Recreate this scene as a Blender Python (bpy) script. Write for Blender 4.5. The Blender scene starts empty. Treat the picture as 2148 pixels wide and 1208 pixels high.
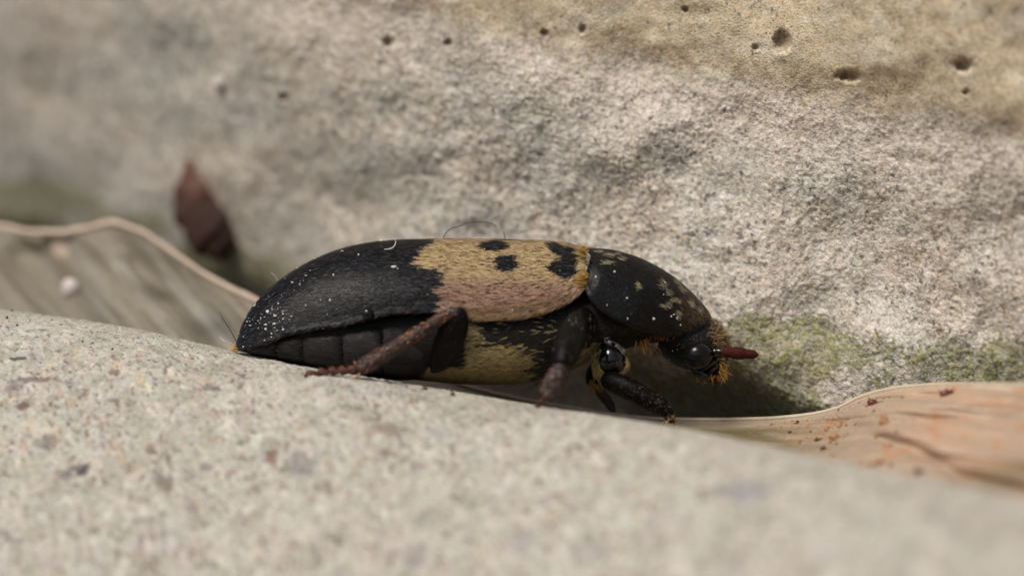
import bpy, math
import numpy as np
from mathutils import Matrix, Vector

# ------------------------------------------------------------------ camera, sky, sun, exposure
S = bpy.context.scene
COL = S.collection
DIST = 10.0                                   # one unit is about 8 mm: the beetle is about one unit long
cam = bpy.data.cameras.new('camera'); camo = bpy.data.objects.new('camera', cam); COL.objects.link(camo)
camo.location = (0, -DIST, 0); camo.rotation_euler = (math.radians(90), 0, 0)
cam.sensor_width = 36; cam.lens = 36 * DIST / 2.148; cam.clip_start = 0.1; cam.clip_end = 200
cam.dof.use_dof = True; cam.dof.focus_distance = DIST - 0.05; cam.dof.aperture_fstop = 0.52
S.camera = camo

SUN_EL, SUN_AZ = math.radians(49), math.radians(216)     # azimuth clockwise from +Y (north): behind the camera, a little left
w = bpy.data.worlds.new('World'); S.world = w; w.use_nodes = True
nt = w.node_tree; nt.nodes.clear()
sky = nt.nodes.new('ShaderNodeTexSky'); sky.sky_type = 'NISHITA'; sky.sun_disc = False
sky.sun_elevation = SUN_EL; sky.sun_rotation = SUN_AZ
sky.air_density = 1.0; sky.dust_density = 3.0; sky.ozone_density = 0.6
bg = nt.nodes.new('ShaderNodeBackground'); bg.inputs['Strength'].default_value = 0.085
out = nt.nodes.new('ShaderNodeOutputWorld')
nt.links.new(sky.outputs[0], bg.inputs[0]); nt.links.new(bg.outputs[0], out.inputs[0])
sl = bpy.data.lights.new('sun', 'SUN'); sl.energy = 2.6; sl.angle = math.radians(20); sl.color = (1.0, 0.93, 0.82)
so = bpy.data.objects.new('sun', sl); COL.objects.link(so)
sd = Vector((math.sin(SUN_AZ) * math.cos(SUN_EL), math.cos(SUN_AZ) * math.cos(SUN_EL), math.sin(SUN_EL)))
so.location = sd * 20; so.rotation_euler = sd.to_track_quat('Z', 'Y').to_euler()
S.render.engine = 'CYCLES'
S.view_settings.view_transform = 'Standard'; S.view_settings.look = 'None'
S.view_settings.exposure = 0.0; S.view_settings.gamma = 1.0; S.view_settings.use_curve_mapping = False

rng = np.random.default_rng(7)

# ------------------------------------------------------------------ number helpers
def hsh(ix, iy, seed=0):
    h = (ix.astype(np.int64) * 374761393 + iy.astype(np.int64) * 668265263 + seed * 974634533) & 0xFFFFFFFF
    h = ((h ^ (h >> 13)) * 1274126177) & 0xFFFFFFFF
    h = ((h ^ (h >> 16)) * 2246822519) & 0xFFFFFFFF
    return ((h ^ (h >> 15)) & 0xFFFFFF) / float(0x1000000)
def vnoise(x, y, seed=0):
    ix, iy = np.floor(x), np.floor(y); fx, fy = x - ix, y - iy
    ux, uy = fx * fx * fx * (fx * (fx * 6 - 15) + 10), fy * fy * fy * (fy * (fy * 6 - 15) + 10)
    def g(a, b):
        an = hsh(ix + a, iy + b, seed) * 2 * np.pi
        return np.cos(an) * (fx - a) + np.sin(an) * (fy - b)
    return 1.5 * ((g(0, 0) * (1 - ux) + g(1, 0) * ux) * (1 - uy) + (g(0, 1) * (1 - ux) + g(1, 1) * ux) * uy)
def fbm(x, y, n=4, seed=0, gain=.5):
    a, t, s = 1.0, 0, 0
    for k in range(n):
        t = t + a * vnoise(x, y, seed + k); s += a; a *= gain; x, y = x * 2.03 + 3.1, y * 2.03 + 1.7
    return t / s
def worley(x, y, seed=0, jit=.9):
    ix, iy = np.floor(x), np.floor(y)
    d1 = np.full(x.shape, 9.0); d2 = d1.copy(); cid = np.zeros(x.shape)
    for a in (-1, 0, 1):
        for b in (-1, 0, 1):
            cx, cy = ix + a, iy + b
            px = cx + .5 + jit * (hsh(cx, cy, seed) - .5); py = cy + .5 + jit * (hsh(cx, cy, seed + 11) - .5)
            d = np.hypot(x - px, y - py); n = d < d1
            d2 = np.where(n, d1, np.minimum(d2, d)); cid = np.where(n, hsh(cx, cy, seed + 23), cid); d1 = np.where(n, d, d1)
    return d1, d2, cid
def sm(a, b, x):
    t = np.clip((x - a) / (b - a), 0, 1); return t * t * (3 - 2 * t)
def pch(xs, ys, x):                                    # monotone cubic interpolation
    xs, ys = np.asarray(xs, float), np.asarray(ys, float); h = np.diff(xs); d = np.diff(ys) / h
    m = np.zeros(len(xs)); m[0], m[-1] = d[0], d[-1]
    for i in range(1, len(xs) - 1):
        if d[i - 1] * d[i] > 0:
            w1, w2 = 2 * h[i] + h[i - 1], h[i] + 2 * h[i - 1]; m[i] = (w1 + w2) / (w1 / d[i - 1] + w2 / d[i])
    x = np.asarray(x, float); i = np.clip(np.searchsorted(xs, x) - 1, 0, len(xs) - 2)
    t = (np.clip(x, xs[0], xs[-1]) - xs[i]) / h[i]
    return ((1 + 2 * t) * (1 - t) ** 2 * ys[i] + t * (1 - t) ** 2 * h[i] * m[i] + t * t * (3 - 2 * t) * ys[i + 1] + t * t * (t - 1) * h[i] * m[i + 1])
def crom(pts, n):                                      # smooth curve through points
    P = np.asarray(pts, float); L = np.r_[0, np.cumsum(np.linalg.norm(np.diff(P[:, :3], axis=0), axis=1))]
    t = np.linspace(0, L[-1], n); return np.stack([pch(L, P[:, k], t) for k in range(P.shape[1])], 1)
def W(px, py, y):                                      # picture position and depth -> a point in the scene
    px, py, y = np.broadcast_arrays(np.asarray(px, float), np.asarray(py, float), np.asarray(y, float))
    s = 1 + y / DIST
    return np.stack([(px - 1074) / 1000 * s, y, (604 - py) / 1000 * s], -1)

# ------------------------------------------------------------------ mesh helpers
def mesh(name, V, F, mat, parent=None, col=None, smooth=True):
    V = np.asarray(V, np.float32).reshape(-1, 3); me = bpy.data.meshes.new(name)
    if isinstance(F, np.ndarray): groups = [F]
    else: groups = [np.asarray(f) for f in F if len(f)]
    me.vertices.add(len(V)); me.vertices.foreach_set('co', V.ravel())
    idx = np.concatenate([g.ravel() for g in groups]); tot = np.concatenate([np.full(len(g), g.shape[1]) for g in groups])
    me.loops.add(len(idx)); me.loops.foreach_set('vertex_index', idx.astype(np.int32))
    me.polygons.add(len(tot)); me.polygons.foreach_set('loop_start', np.r_[0, np.cumsum(tot)[:-1]].astype(np.int32))
    me.polygons.foreach_set('use_smooth', np.full(len(tot), smooth))
    if col is not None:
        col = np.asarray(col, np.float32).reshape(len(V), -1)
        if col.shape[1] == 3: col = np.c_[col, np.ones(len(V), np.float32)]
        a = me.color_attributes.new('Col', 'FLOAT_COLOR', 'POINT'); a.data.foreach_set('color', col.ravel())
    me.update(calc_edges=True); me.validate()
    me.materials.append(mat); o = bpy.data.objects.new(name, me); COL.objects.link(o)
    if parent is not None: o.parent = parent
    return o
def gridf(nu, nv, closed=False, flip=False):
    i = np.arange(nu - 1)[:, None]; j = np.arange(nv if closed else nv - 1)[None, :]; k = (j + 1) % nv
    F = np.stack(np.broadcast_arrays(i * nv + j, i * nv + k, (i + 1) * nv + k, (i + 1) * nv + j), -1).reshape(-1, 4)
    return F[:, ::-1].copy() if flip else F
def tag(o, label, cat=None, group=None, kind=None):
    if label: o['label'] = label
    if cat: o['category'] = cat
    if group: o['group'] = group
    if kind: o['kind'] = kind
    return o
def loft(rings):                                        # rings (n, m, 3) -> capped closed tube
    n, m = rings.shape[:2]; V = rings.reshape(-1, 3)
    V = np.r_[V, rings[0].mean(0)[None], rings[-1].mean(0)[None]]
    j = np.arange(m); k = (j + 1) % m
    A = np.stack([np.full(m, n * m), k, j], 1); B = np.stack([np.full(m, n * m + 1), (n - 1) * m + j, (n - 1) * m + k], 1)
    return V, [gridf(n, m, True), np.r_[A, B]]
def tube(pts, n=24, m=14, up=(0, -1, 0), bump=0, seed=0, freq=60):
    """pts rows: x y z r1 [r2]; rounded ends come from small end radii"""
    P = np.asarray(pts, float)
    if P.shape[1] == 4: P = np.c_[P, P[:, 3]]
    C = crom(P, n); T = np.gradient(C[:, :3], axis=0); T /= np.linalg.norm(T, axis=1)[:, None] + 1e-12
    A = np.cross(T, np.asarray(up, float)); A /= np.linalg.norm(A, axis=1)[:, None] + 1e-9; B = np.cross(A, T)
    th = np.linspace(0, 2 * np.pi, m, endpoint=False)
    k = 1 + (bump * vnoise(np.arange(n)[:, None] * .7 + seed, th[None] * 2.3, seed) if bump else 0)
    R = C[:, None, :3] + k[..., None] * (A[:, None] * (np.cos(th)[None, :, None] * C[:, None, 3:4]) + B[:, None] * (np.sin(th)[None, :, None] * C[:, None, 4:5])) if bump else \
        C[:, None, :3] + (A[:, None] * (np.cos(th)[None, :, None] * C[:, None, 3:4]) + B[:, None] * (np.sin(th)[None, :, None] * C[:, None, 4:5]))
    return loft(R)
def blob(c, r, n=14, m=18, rough=0, seed=0, rot=None):
    th = np.linspace(0.02, np.pi - .02, n)[:, None]; ph = np.linspace(0, 2 * np.pi, m, endpoint=False)[None]
    D = np.stack([np.sin(th) * np.cos(ph), np.sin(th) * np.sin(ph), np.cos(th) + 0 * ph], -1)
    k = 1 + rough * vnoise(D[..., 0] * 2.1 + seed * 3.3 + D[..., 2], D[..., 1] * 2.1 + D[..., 2] * 1.7 + seed, seed)
    V = D * k[..., None] * np.asarray(r, float)
    if rot is not None: V = V @ np.array(rot).T
    V, F = loft(V + np.asarray(c, float)); F = [F[0][:, ::-1], F[1][:, ::-1]]
    return V, F
def join(parts):
    Vs, Fs, o = [], {3: [], 4: []}, 0
    for V, F in parts:
        for f in (F if isinstance(F, list) else [F]): Fs[f.shape[1]].append(f + o)
        Vs.append(V); o += len(V)
    return np.concatenate(Vs), [np.concatenate(v) for v in Fs.values() if v]
def sample(G, n, flip=False):
    """random points on a grid surface (nu, nv, 3): points, normals, tangent towards smaller u, (u, v)"""
    a = np.linalg.norm(np.cross(G[1:, :-1] - G[:-1, :-1], G[:-1, 1:] - G[:-1, :-1]), axis=2); c = np.cumsum(a.ravel())
    f = np.searchsorted(c, rng.random(n) * c[-1]); f = np.minimum(f, a.size - 1); i, j = f // a.shape[1], f % a.shape[1]
    s, t = rng.random((2, n, 1)); p00, p10, p01, p11 = G[i, j], G[i + 1, j], G[i, j + 1], G[i + 1, j + 1]
    P = p00 * (1 - s) * (1 - t) + p10 * s * (1 - t) + p01 * (1 - s) * t + p11 * s * t
    T = -(p10 - p00); N = np.cross(p10 - p00, p01 - p00)
    N = N / (np.linalg.norm(N, axis=1)[:, None] + 1e-12) * (-1 if flip else 1); T = T / (np.linalg.norm(T, axis=1)[:, None] + 1e-12)
    return P, N, T, np.c_[i + s[:, 0], j + t[:, 0]]
def hairs(P, N, T, ln, wd, lift, col, jit=.25, bend=.5):
    n = len(P); ln = np.broadcast_to(ln, n)[:, None] * rng.uniform(.7, 1.25, (n, 1)); wd = np.broadcast_to(wd, n)[:, None]
    S_ = np.cross(N, T); S_ /= np.linalg.norm(S_, axis=1)[:, None] + 1e-9
    D = T + S_ * rng.normal(0, jit, (n, 1)) + N * (np.broadcast_to(lift, n)[:, None] * rng.uniform(.5, 1.5, (n, 1)))
    D /= np.linalg.norm(D, axis=1)[:, None]; S_ = np.cross(N, D); S_ /= np.linalg.norm(S_, axis=1)[:, None] + 1e-9
    M = P + D * ln * .5; E = P + D * ln - N * ln * (np.broadcast_to(lift, n)[:, None] * bend)
    V = np.stack([P - S_ * wd * .5, P + S_ * wd * .5, M + S_ * wd * .45, M - S_ * wd * .45, E], 1).reshape(-1, 3)
    b = np.arange(n)[:, None] * 5
    return V, [b + np.array([[0, 1, 2, 3]]), b + np.array([[3, 2, 4]])], np.repeat(np.clip(col, 0, 1), 5, 0)

# ------------------------------------------------------------------ materials
def material(name, base=(.5, .5, .5), rough=.6, attr=False, spec=.5, noise=None, bump=(), coat=0, sss=0, sssc=None, vor=None, cells=(), pores=()):
    """noise = list of (scale, amount, detail); bump = list of (scale, strength, detail); vor = (scale, strength) cell bump"""
    m = bpy.data.materials.new(name); m.use_nodes = True; n = m.node_tree.nodes; l = m.node_tree.links
    p = n['Principled BSDF']; p.inputs['Roughness'].default_value = rough; p.inputs['Specular IOR Level'].default_value = spec
    p.inputs['Coat Weight'].default_value = coat; p.inputs['Coat Roughness'].default_value = .08
    tc = n.new('ShaderNodeTexCoord').outputs['Object']
    if attr:
        a = n.new('ShaderNodeVertexColor'); a.layer_name = 'Col'; c = a.outputs['Color']
    else:
        a = n.new('ShaderNodeRGB'); a.outputs[0].default_value = (*base, 1); c = a.outputs[0]
    for sc, am, de in (noise or ()):
        t = n.new('ShaderNodeTexNoise'); t.inputs['Scale'].default_value = sc; t.inputs['Detail'].default_value = de; l.new(tc, t.inputs['Vector'])
        r = n.new('ShaderNodeMapRange'); r.inputs['From Min'].default_value = .3; r.inputs['From Max'].default_value = .7
        r.inputs['To Min'].default_value = 1 - am; r.inputs['To Max'].default_value = 1 + am; l.new(t.outputs[0], r.inputs['Value'])
        v = n.new('ShaderNodeVectorMath'); v.operation = 'SCALE'; l.new(c, v.inputs[0]); l.new(r.outputs[0], v.inputs['Scale']); c = v.outputs[0]
    for sc, am in cells:                                   # mineral grains: each cell its own tint
        t = n.new('ShaderNodeTexVoronoi'); t.inputs['Scale'].default_value = sc; l.new(tc, t.inputs['Vector'])
        x = n.new('ShaderNodeMix'); x.data_type = 'RGBA'; x.blend_type = 'SOFT_LIGHT'; x.inputs['Factor'].default_value = am
        h = n.new('ShaderNodeHueSaturation'); h.inputs['Saturation'].default_value = .10; l.new(t.outputs['Color'], h.inputs['Color'])
        l.new(c, x.inputs[6]); l.new(h.outputs[0], x.inputs[7]); c = x.outputs[2]
    for sc, rad, col_ in pores:                            # small dark dots: mineral specks, and pore holes whose shade is painted
        t = n.new('ShaderNodeTexVoronoi'); t.inputs['Scale'].default_value = sc; l.new(tc, t.inputs['Vector'])
        z = n.new('ShaderNodeTexNoise'); z.inputs['Scale'].default_value = sc * .12; l.new(tc, z.inputs['Vector'])
        q = n.new('ShaderNodeMath'); q.operation = 'MULTIPLY'; l.new(z.outputs[0], q.inputs[0]); q.inputs[1].default_value = rad * 2
        d = n.new('ShaderNodeMapRange'); l.new(t.outputs['Distance'], d.inputs['Value']); l.new(q.outputs[0], d.inputs['From Max']); d.inputs['From Min'].default_value = rad * .35
        d.inputs['To Min'].default_value = .85; d.inputs['To Max'].default_value = 0
        x = n.new('ShaderNodeMix'); x.data_type = 'RGBA'; l.new(d.outputs[0], x.inputs['Factor']); l.new(c, x.inputs[6]); x.inputs[7].default_value = (*col_, 1); c = x.outputs[2]
    l.new(c, p.inputs['Base Color']); prev = None
    for sc, st, de in bump:
        t = n.new('ShaderNodeTexNoise'); t.inputs['Scale'].default_value = sc; t.inputs['Detail'].default_value = de; l.new(tc, t.inputs['Vector'])
        b = n.new('ShaderNodeBump'); b.inputs['Strength'].default_value = st; b.inputs['Distance'].default_value = 1.0 / sc; l.new(t.outputs[0], b.inputs['Height'])
        if prev: l.new(prev, b.inputs['Normal'])
        prev = b.outputs[0]
    if vor:
        t = n.new('ShaderNodeTexVoronoi'); t.inputs['Scale'].default_value = vor[0]; l.new(tc, t.inputs['Vector'])
        b = n.new('ShaderNodeBump'); b.inputs['Strength'].default_value = vor[1]; b.inputs['Distance'].default_value = .5 / vor[0]; b.invert = True
        l.new(t.outputs['Distance'], b.inputs['Height'])
        if prev: l.new(prev, b.inputs['Normal'])
        prev = b.outputs[0]
    if prev: l.new(prev, p.inputs['Normal'])
    if sss:
        p.inputs['Subsurface Weight'].default_value = sss; p.inputs['Subsurface Radius'].default_value = sssc or (.03, .015, .008); p.inputs['Subsurface Scale'].default_value = 1.0
    return m
M = dict(
    stone=material('smooth_stone', rough=.75, attr=True, spec=.3, noise=[(900, .10, 2), (160, .10, 3)], bump=[(600, .5, 3), (220, .5, 3)], cells=[(190, .32), (75, .32), (28, .35)], pores=[(60, .20, (.10, .06, .045)), (34, .17, (.12, .095, .085))]),
    wall=material('rough_rock', rough=.8, attr=True, spec=.3, noise=[(800, .16, 2), (240, .14, 3)], bump=[(700, .5, 3), (330, .45, 3)], cells=[(210, .55), (100, .4)], pores=[(85, .19, (.07, .055, .045))], vor=(190, .5)),
    leaf=material('dry_leaf', rough=.5, attr=True, spec=.45, noise=[(300, .07, 3), (45, .07, 3)], bump=[(260, .2, 4), (60, .2, 3)], sss=.12),
    cuticle=material('black_cuticle', rough=.40, attr=True, spec=.18, noise=[(300, .2, 2)], bump=[(330, .5, 2)]),
    pron=material('punctate_cuticle', rough=.36, attr=True, spec=.20, noise=[(300, .15, 2)], bump=[(420, .4, 2)], vor=(170, .6)),
    belly=material('dull_belly', rough=.6, attr=True, spec=.16, noise=[(350, .25, 3)], bump=[(450, .5, 3)]),
    legm=material('brown_black_leg', base=(.0045, .0035, .0033), rough=.33, spec=.12, noise=[(200, .4, 3)], bump=[(300, .45, 3)]),
    tibia=material('red_brown_tibia', base=(.030, .015, .013), rough=.3, spec=.45, noise=[(160, .6, 3)], bump=[(170, .9, 3)]),
    tarsus=material('red_brown_tarsus', base=(.060, .016, .012), rough=.36, spec=.5, noise=[(160, .4, 3)], bump=[(300, .4, 3)]),
    gloss=material('glossy_black', base=(.005, .0045, .005), rough=.13, spec=.5, bump=[(200, .05, 2)]),
    eye=material('black_eye', base=(.006, .005, .006), rough=.15, spec=.28, vor=(420, .10)),
    club=material('red_brown_antenna', base=(.050, .0105, .0075), rough=.6, spec=.1, noise=[(250, .3, 3)], bump=[(500, .5, 3)]),
    hair=material('hair', rough=.4, attr=True, spec=.2),
    dust=material('pale_dust', base=(.72, .70, .66), rough=.8, spec=.3),
    grit=material('stone_grit', base=(.42, .38, .30), rough=.8, spec=.3),
    seed=material('red_brown_seed', rough=.6, attr=True, spec=.35, noise=[(40, .3, 4), (150, .2, 3)], bump=[(70, .4, 4)]),
    crumb=material('orange_crumb', base=(.42, .21, .10), rough=.6, spec=.4, noise=[(120, .35, 3)], bump=[(200, .5, 3)], sss=.1),
    crumbd=material('dark_crumb', base=(.10, .045, .025), rough=.6, spec=.4, noise=[(120, .4, 3)], bump=[(200, .5, 3)]),
    mite=material('red_brown_mite', base=(.13, .035, .022), rough=.4, spec=.5, noise=[(150, .3, 3)]),
    bead=material('pale_grain', base=(.62, .55, .52), rough=.4, spec=.5, noise=[(60, .15, 3)]),
    white=material('white_fibre', base=(.75, .73, .70), rough=.5),
    dark=material('dark_fibre', base=(.05, .05, .06), rough=.5),
)

# ------------------------------------------------------------------ the rock face behind
def mixc(c, k, col):
    return c * (1 - k[..., None]) + np.asarray(col) * k[..., None]
def wall_y(px, py):
    e = px + (640 - py) * .45
    y = pch([-900, -300, 0, 430, 800, 1000, 1300, 1500, 1700, 1900, 2148, 2400, 2900], [4.0, 2.7, 1.95, 1.1, .58, .38, .20, .105, .04, -.06, -.23, -.42, -.8], e)
    th = pch([-900, 0, 500, 1150, 1500, 1700, 1900, 2300], [420, 440, 560, 690, 745, 830, 900, 960], px)
    y = y + .22 * sm(0, 170, py - th)                    # undercut towards the crevice
    return y
nx, nz = 1060, 560
PX = np.linspace(-520, 2620, nx)[:, None] + np.zeros((1, nz)); PY = np.linspace(-380, 1290, nz)[None] + np.zeros((nx, 1))
Y = wall_y(PX, PY)
seam = pch([-500, 500, 850, 1200, 1500, 1800, 2148, 2600], [-190, -80, 15, 105, 165, 215, 275, 330], PX) + 45 * fbm(PX / 160, PY / 160, 4, 5)
seam = seam + 16 * fbm(PX / 30, PY / 30, 4, 6)
smooth = sm(60, -60, PY - seam + 30 * fbm(PX / 14, PY / 14, 2, 8))                           # the smooth yellowish coat above the seam
U, V_ = PX / 1000 - .6 * Y, PY / 1000
big = fbm(U * 4, V_ * 4, 4, 1); mid = fbm(U * 22, V_ * 22, 4, 2)
d1, d2, c1 = worley(U * 62 + mid * .8, V_ * 62 + big * 1.2, 3)
e1, e2, c2 = worley(U * 125 + mid * 1.5, V_ * 125, 9)
f1, f2, c3 = worley(U * 28, V_ * 28, 31)
g = (.55 - d1) * (.3 + .9 * c1); g2 = (.5 - e1) * (.3 + .9 * c2)
flake = np.clip(fbm(U * 34 + 5, V_ * 34, 3, 41), -.1, .5)
tiny = fbm(U * 150, V_ * 150, 2, 47)
dome = np.sqrt(np.clip(1 - (e1 / .62) ** 2, 0, 1)) * (c2 ** 1.5); dome1 = np.sqrt(np.clip(1 - (d1 / .6) ** 2, 0, 1)) * sm(.45, 1, c1)
H = .034 * big + .045 * fbm(PX / 420 + 2, PY / 300, 2, 53) +   .0034 * mid * (1 - .5 * smooth) + (1 - .93 * smooth) * (.0020 * dome1 + .0036 * dome + .0012 * flake + .0024 * tiny) + .004 * (1 - smooth)
pore = sm(.80, .86, hsh(np.floor(c2 * 9999), np.floor(c2 * 77), 5)) * sm(.34, .16, e1 + .2 * tiny) * (1 - smooth) * sm(-.2, .25, fbm(PX / 210, PY / 210, 2, 49))
H -= .0045 * pore
pits = [(1640, 88, 17, 24), (1585, 100, 8, 8), (1780, 160, 26, 14), (2020, 140, 19, 17), (815, 90, 12, 12), (1438, 20, 7, 6), (1143, 70, 9, 8), (1223, 62, 8, 10),
        (2025, 195, 7, 7), (940, 90, 8, 7), (595, 205, 11, 9)]
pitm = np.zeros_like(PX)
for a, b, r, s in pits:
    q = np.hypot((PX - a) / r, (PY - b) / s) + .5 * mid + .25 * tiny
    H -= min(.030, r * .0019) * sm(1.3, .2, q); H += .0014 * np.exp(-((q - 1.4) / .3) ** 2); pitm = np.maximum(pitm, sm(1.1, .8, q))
G = W(PX, PY, Y - H)
base = np.array([.46, .43, .375]); C = np.broadcast_to(base, PX.shape + (3,)).copy()
C = mixc(C, sm(-.15, .35, fbm(PX / 260, PY / 260, 3, 61)) * .7, [.57, .47, .365])
C = mixc(C, sm(.05, .5, fbm(PX / 180 + 9, PY / 180, 3, 71)) * .5, [.43, .415, .385])
rough = 1 - smooth
C = mixc(C, rough * sm(.72, .95, c1) * .7, [.66, .61, .54]); C = mixc(C, rough * sm(.28, .05, c1) * .55, [.22, .20, .18])
C = mixc(C, rough * sm(.8, .98, c2) * .5, [.64, .52, .41]); C = mixc(C, rough * sm(.13, .03, c2) * .8, [.09, .08, .075]); C = mixc(C, rough * sm(.55, .7, hsh(np.floor(c2 * 99999), np.floor(c2 * 777), 2)) * .35, [.60, .57, .52])
C = mixc(C, rough * sm(.75, .95, c3) * .3, [.49, .39, .30])
coat = np.array([.50, .40, .265])
cc = np.broadcast_to(coat, C.shape).copy(); cc = mixc(cc, sm(-.1, .4, fbm(PX / 90, PY / 70, 4, 81)) * .6, [.62, .55, .43]); cc = mixc(cc, sm(.1, .45, fbm(PX / 60, PY / 50 + 4, 4, 83)) * .5, [.42, .34, .235])
cc = mixc(cc, sm(.12, .02, c2) * sm(.0, .3, fbm(PX / 40, PY / 40, 2, 85)) * .8, [.12, .12, .13])
cc = mixc(cc, sm(-75, -5, PY - seam) * sm(1.2, .3, np.abs(fbm(PX / 130, PY / 130, 3, 87)) * 3) * .95, [.23, .165, .095])
C = C * (1 - smooth[..., None]) + cc * smooth[..., None]
C = mixc(C, sm(0, 40, PY - seam) * sm(200, 60, PY - seam) * .35, [.60, .50, .41])
# green algae with its own patchy outline
al = fbm(PX / 95, PY / 80, 5, 91)
zone = np.maximum.reduce([np.exp(-((PX - 1640) / 250) ** 2 - ((PY - 745) / 80) ** 2) * 1.2, np.exp(-((PX - 2060) / 230) ** 2 - ((PY - 765) / 65) ** 2) * 1.2,
      np.exp(-((PX - 30) / 170) ** 2 - ((PY - 425) / 60) ** 2) * 1.8, np.exp(-((PX - 470) / 150) ** 2 - ((PY - 580) / 65) ** 2) * 1.6, np.exp(-((PX - 1500) / 260) ** 2 - ((PY - 850) / 90) ** 2) * 1.25,
      np.exp(-((PX - 250) / 200) ** 2 - ((PY - 470) / 40) ** 2) * .9])
gr = hsh(np.floor(c2 * 99999), np.floor(c2 * 555), 8); ga = sm(.30, 1.0, zone + al * .8) * (1 - smooth); ga = sm(-.12, .12, ga - .07 - .62 * gr) * (.6 + .4 * c1)
C = mixc(C, ga * .8 * (.55 + .45 * sm(.15, .6, c2)), [.115, .120, .020]); C = mixc(C, ga * sm(.6, .9, c1) * .4, [.26, .26, .08])
C = mixc(C, pore * .5, [.16, .13, .11])
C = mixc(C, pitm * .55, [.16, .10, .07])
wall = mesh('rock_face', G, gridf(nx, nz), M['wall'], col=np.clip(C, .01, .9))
tag(wall, 'rough grey rock face with a smooth pitted yellowish coat along its top', kind='structure')

# ------------------------------------------------------------------ the smooth stone in front
RX = [-520, 0, 250, 500, 640, 900, 1100, 1400, 1700, 2148, 2650]
RZ = [600, 650, 684, 739, 768, 812, 846, 893, 955, 1046, 1160]
RY = [.30, .18, .11, .03, -.07, -.15, -.22, -.48, -.82, -1.35, -2.0]
nx, ns = 920, 500
px = np.linspace(-520, 2650, nx)
zr, yr = pch(RX, RZ, px), pch(RX, RY, px)
D = np.r_[np.linspace(-.55, -.12, 50), np.linspace(-.118, .60, ns - 130), np.linspace(.603, 1.3, 80)]
DD, PXX = np.meshgrid(D, px); ZR = zr[:, None]; YR = yr[:, None]
def soft(t, d0, s, m): return m * s * (np.log1p(np.exp(np.clip((t - d0) / s, -40, 40))) - math.log1p(math.exp(-d0 / s)))
drop = np.where(DD > 0, soft(DD, .22, .06, .95), soft(-DD, .09, .03, 1.8))
big = fbm(PXX / 330, DD * 3.2, 3, 101); mid = fbm(PXX / 60, DD * 16, 4, 102)
q1, q2, k1 = worley(PXX / 19 + mid, DD * 52 + mid, 103); r1, r2, k2 = worley(PXX / 42 + mid * 1.3, DD * 24 + big, 104)
hs = .012 * big * sm(.02, .25, np.abs(DD)) + .0045 * mid * sm(0, .06, np.abs(DD)) + .0022 * (.5 - q1) + .0020 * fbm(PXX / 7, DD * 130, 2, 108)
sp = fbm(PXX / 11, DD * 80, 3, 105); sp2 = fbm(PXX / 26 + 3, DD * 38, 4, 106); pat = fbm(PXX / 190, DD * 6, 3, 107)
dk = sm(.24, .36, sp + .25 * pat - .04); dk2 = sm(.26, .38, sp2 + .2 * pat)
hs -= .0030 * dk + .0045 * dk2
PYY = ZR + drop * 1000
Gs = W(PXX, PYY - hs * 1000, YR - DD)
Cs = np.broadcast_to([.35, .33, .278], PXX.shape + (3,)).copy()
Cs = mixc(Cs, sm(-.2, .4, fbm(PXX / 120, DD * 8, 4, 110)) * .6, [.345, .33, .29]); Cs = mixc(Cs, sm(0, .5, fbm(PXX / 55, DD * 18, 4, 112)) * .55, [.50, .465, .385])
Cs = mixc(Cs, sm(.1, .5, fbm(PXX / 75 + 7, DD * 13, 4, 113)) * .35, [.36, .30, .25])
Cs = mixc(Cs, sm(.8, .97, k1) * sm(.55, .3, q1) * .5, [.60, .56, .47]); Cs = mixc(Cs, sm(.12, .03, k1) * sm(.5, .2, q1) * .7, [.33, .22, .16])
Cs = mixc(Cs, dk * (.6 + .4 * k1), [.14, .085, .06]); Cs = mixc(Cs, dk2 * (.6 + .35 * k2), [.16, .125, .115])
Cs = mixc(Cs, sm(.30, .5, -sp) * .5, [.68, .62, .49]); Cs = mixc(Cs, sm(.28, .45, -sp2) * .4, [.33, .23, .165])
Cs = mixc(Cs, sm(.15, .5, fbm(PXX / 45 + 3, DD * 22, 3, 117)) * np.exp(-((PXX - 130) / 260) ** 2 - ((PYY - 860) / 120) ** 2) * .8, [.47, .33, .16])
fm = fbm(PXX / 18, DD * 50, 3, 119)
for a, b, r, s, k, c in [(815, 905, 46, 15, .75, (.20, .16, .13)), (925, 910, 40, 10, .45, (.27, .25, .235)), (1560, 1032, 62, 24, .7, (.23, .22, .22)), (630, 978, 28, 26, .7, (.19, .175, .165)), (570, 955, 13, 20, .8, (.17, .11, .08)),
         (172, 985, 18, 12, .85, (.06, .055, .055)), (135, 995, 18, 12, .7, (.12, .11, .11)), (345, 1015, 22, 16, .7, (.15, .12, .10)), (100, 930, 26, 14, .6, (.14, .125, .12)), (48, 852, 16, 10, .8, (.10, .06, .05)), (75, 798, 36, 7, .75, (.14, .11, .10)),
         (25, 815, 22, 14, .6, (.2, .185, .175)), (438, 816, 26, 7, .8, (.15, .135, .13)), (1100, 1140, 30, 26, .5, (.25, .235, .225)), (870, 1165, 24, 26, .55, (.22, .19, .19)), (405, 1065, 18, 14, .6, (.20, .15, .15)), (1240, 1160, 34, 30, .5, (.27, .25, .24)),
         (1560, 880, 30, 20, .3, (.3, .25, .22)), (240, 780, 14, 5, .7, (.15, .08, .06)), (40, 752, 18, 4, .8, (.06, .05, .05)), (1750, 1150, 50, 26, .3, (.33, .31, .3)), (1390, 1110, 42, 30, .35, (.33, .3, .29))]:
    qq = np.hypot((PXX - a) / r, (PYY - b) / s) + .9 * fm
    Cs = mixc(Cs, sm(1.25, .65, qq) * min(.95, k * 1.2), c)
ground = mesh('stone_ledge', Gs, gridf(nx, D.size), M['stone'], col=np.clip(Cs, .01, .9))
tag(ground, 'smooth rounded pale grey stone with dark specks that the beetle stands on', kind='structure')
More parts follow.
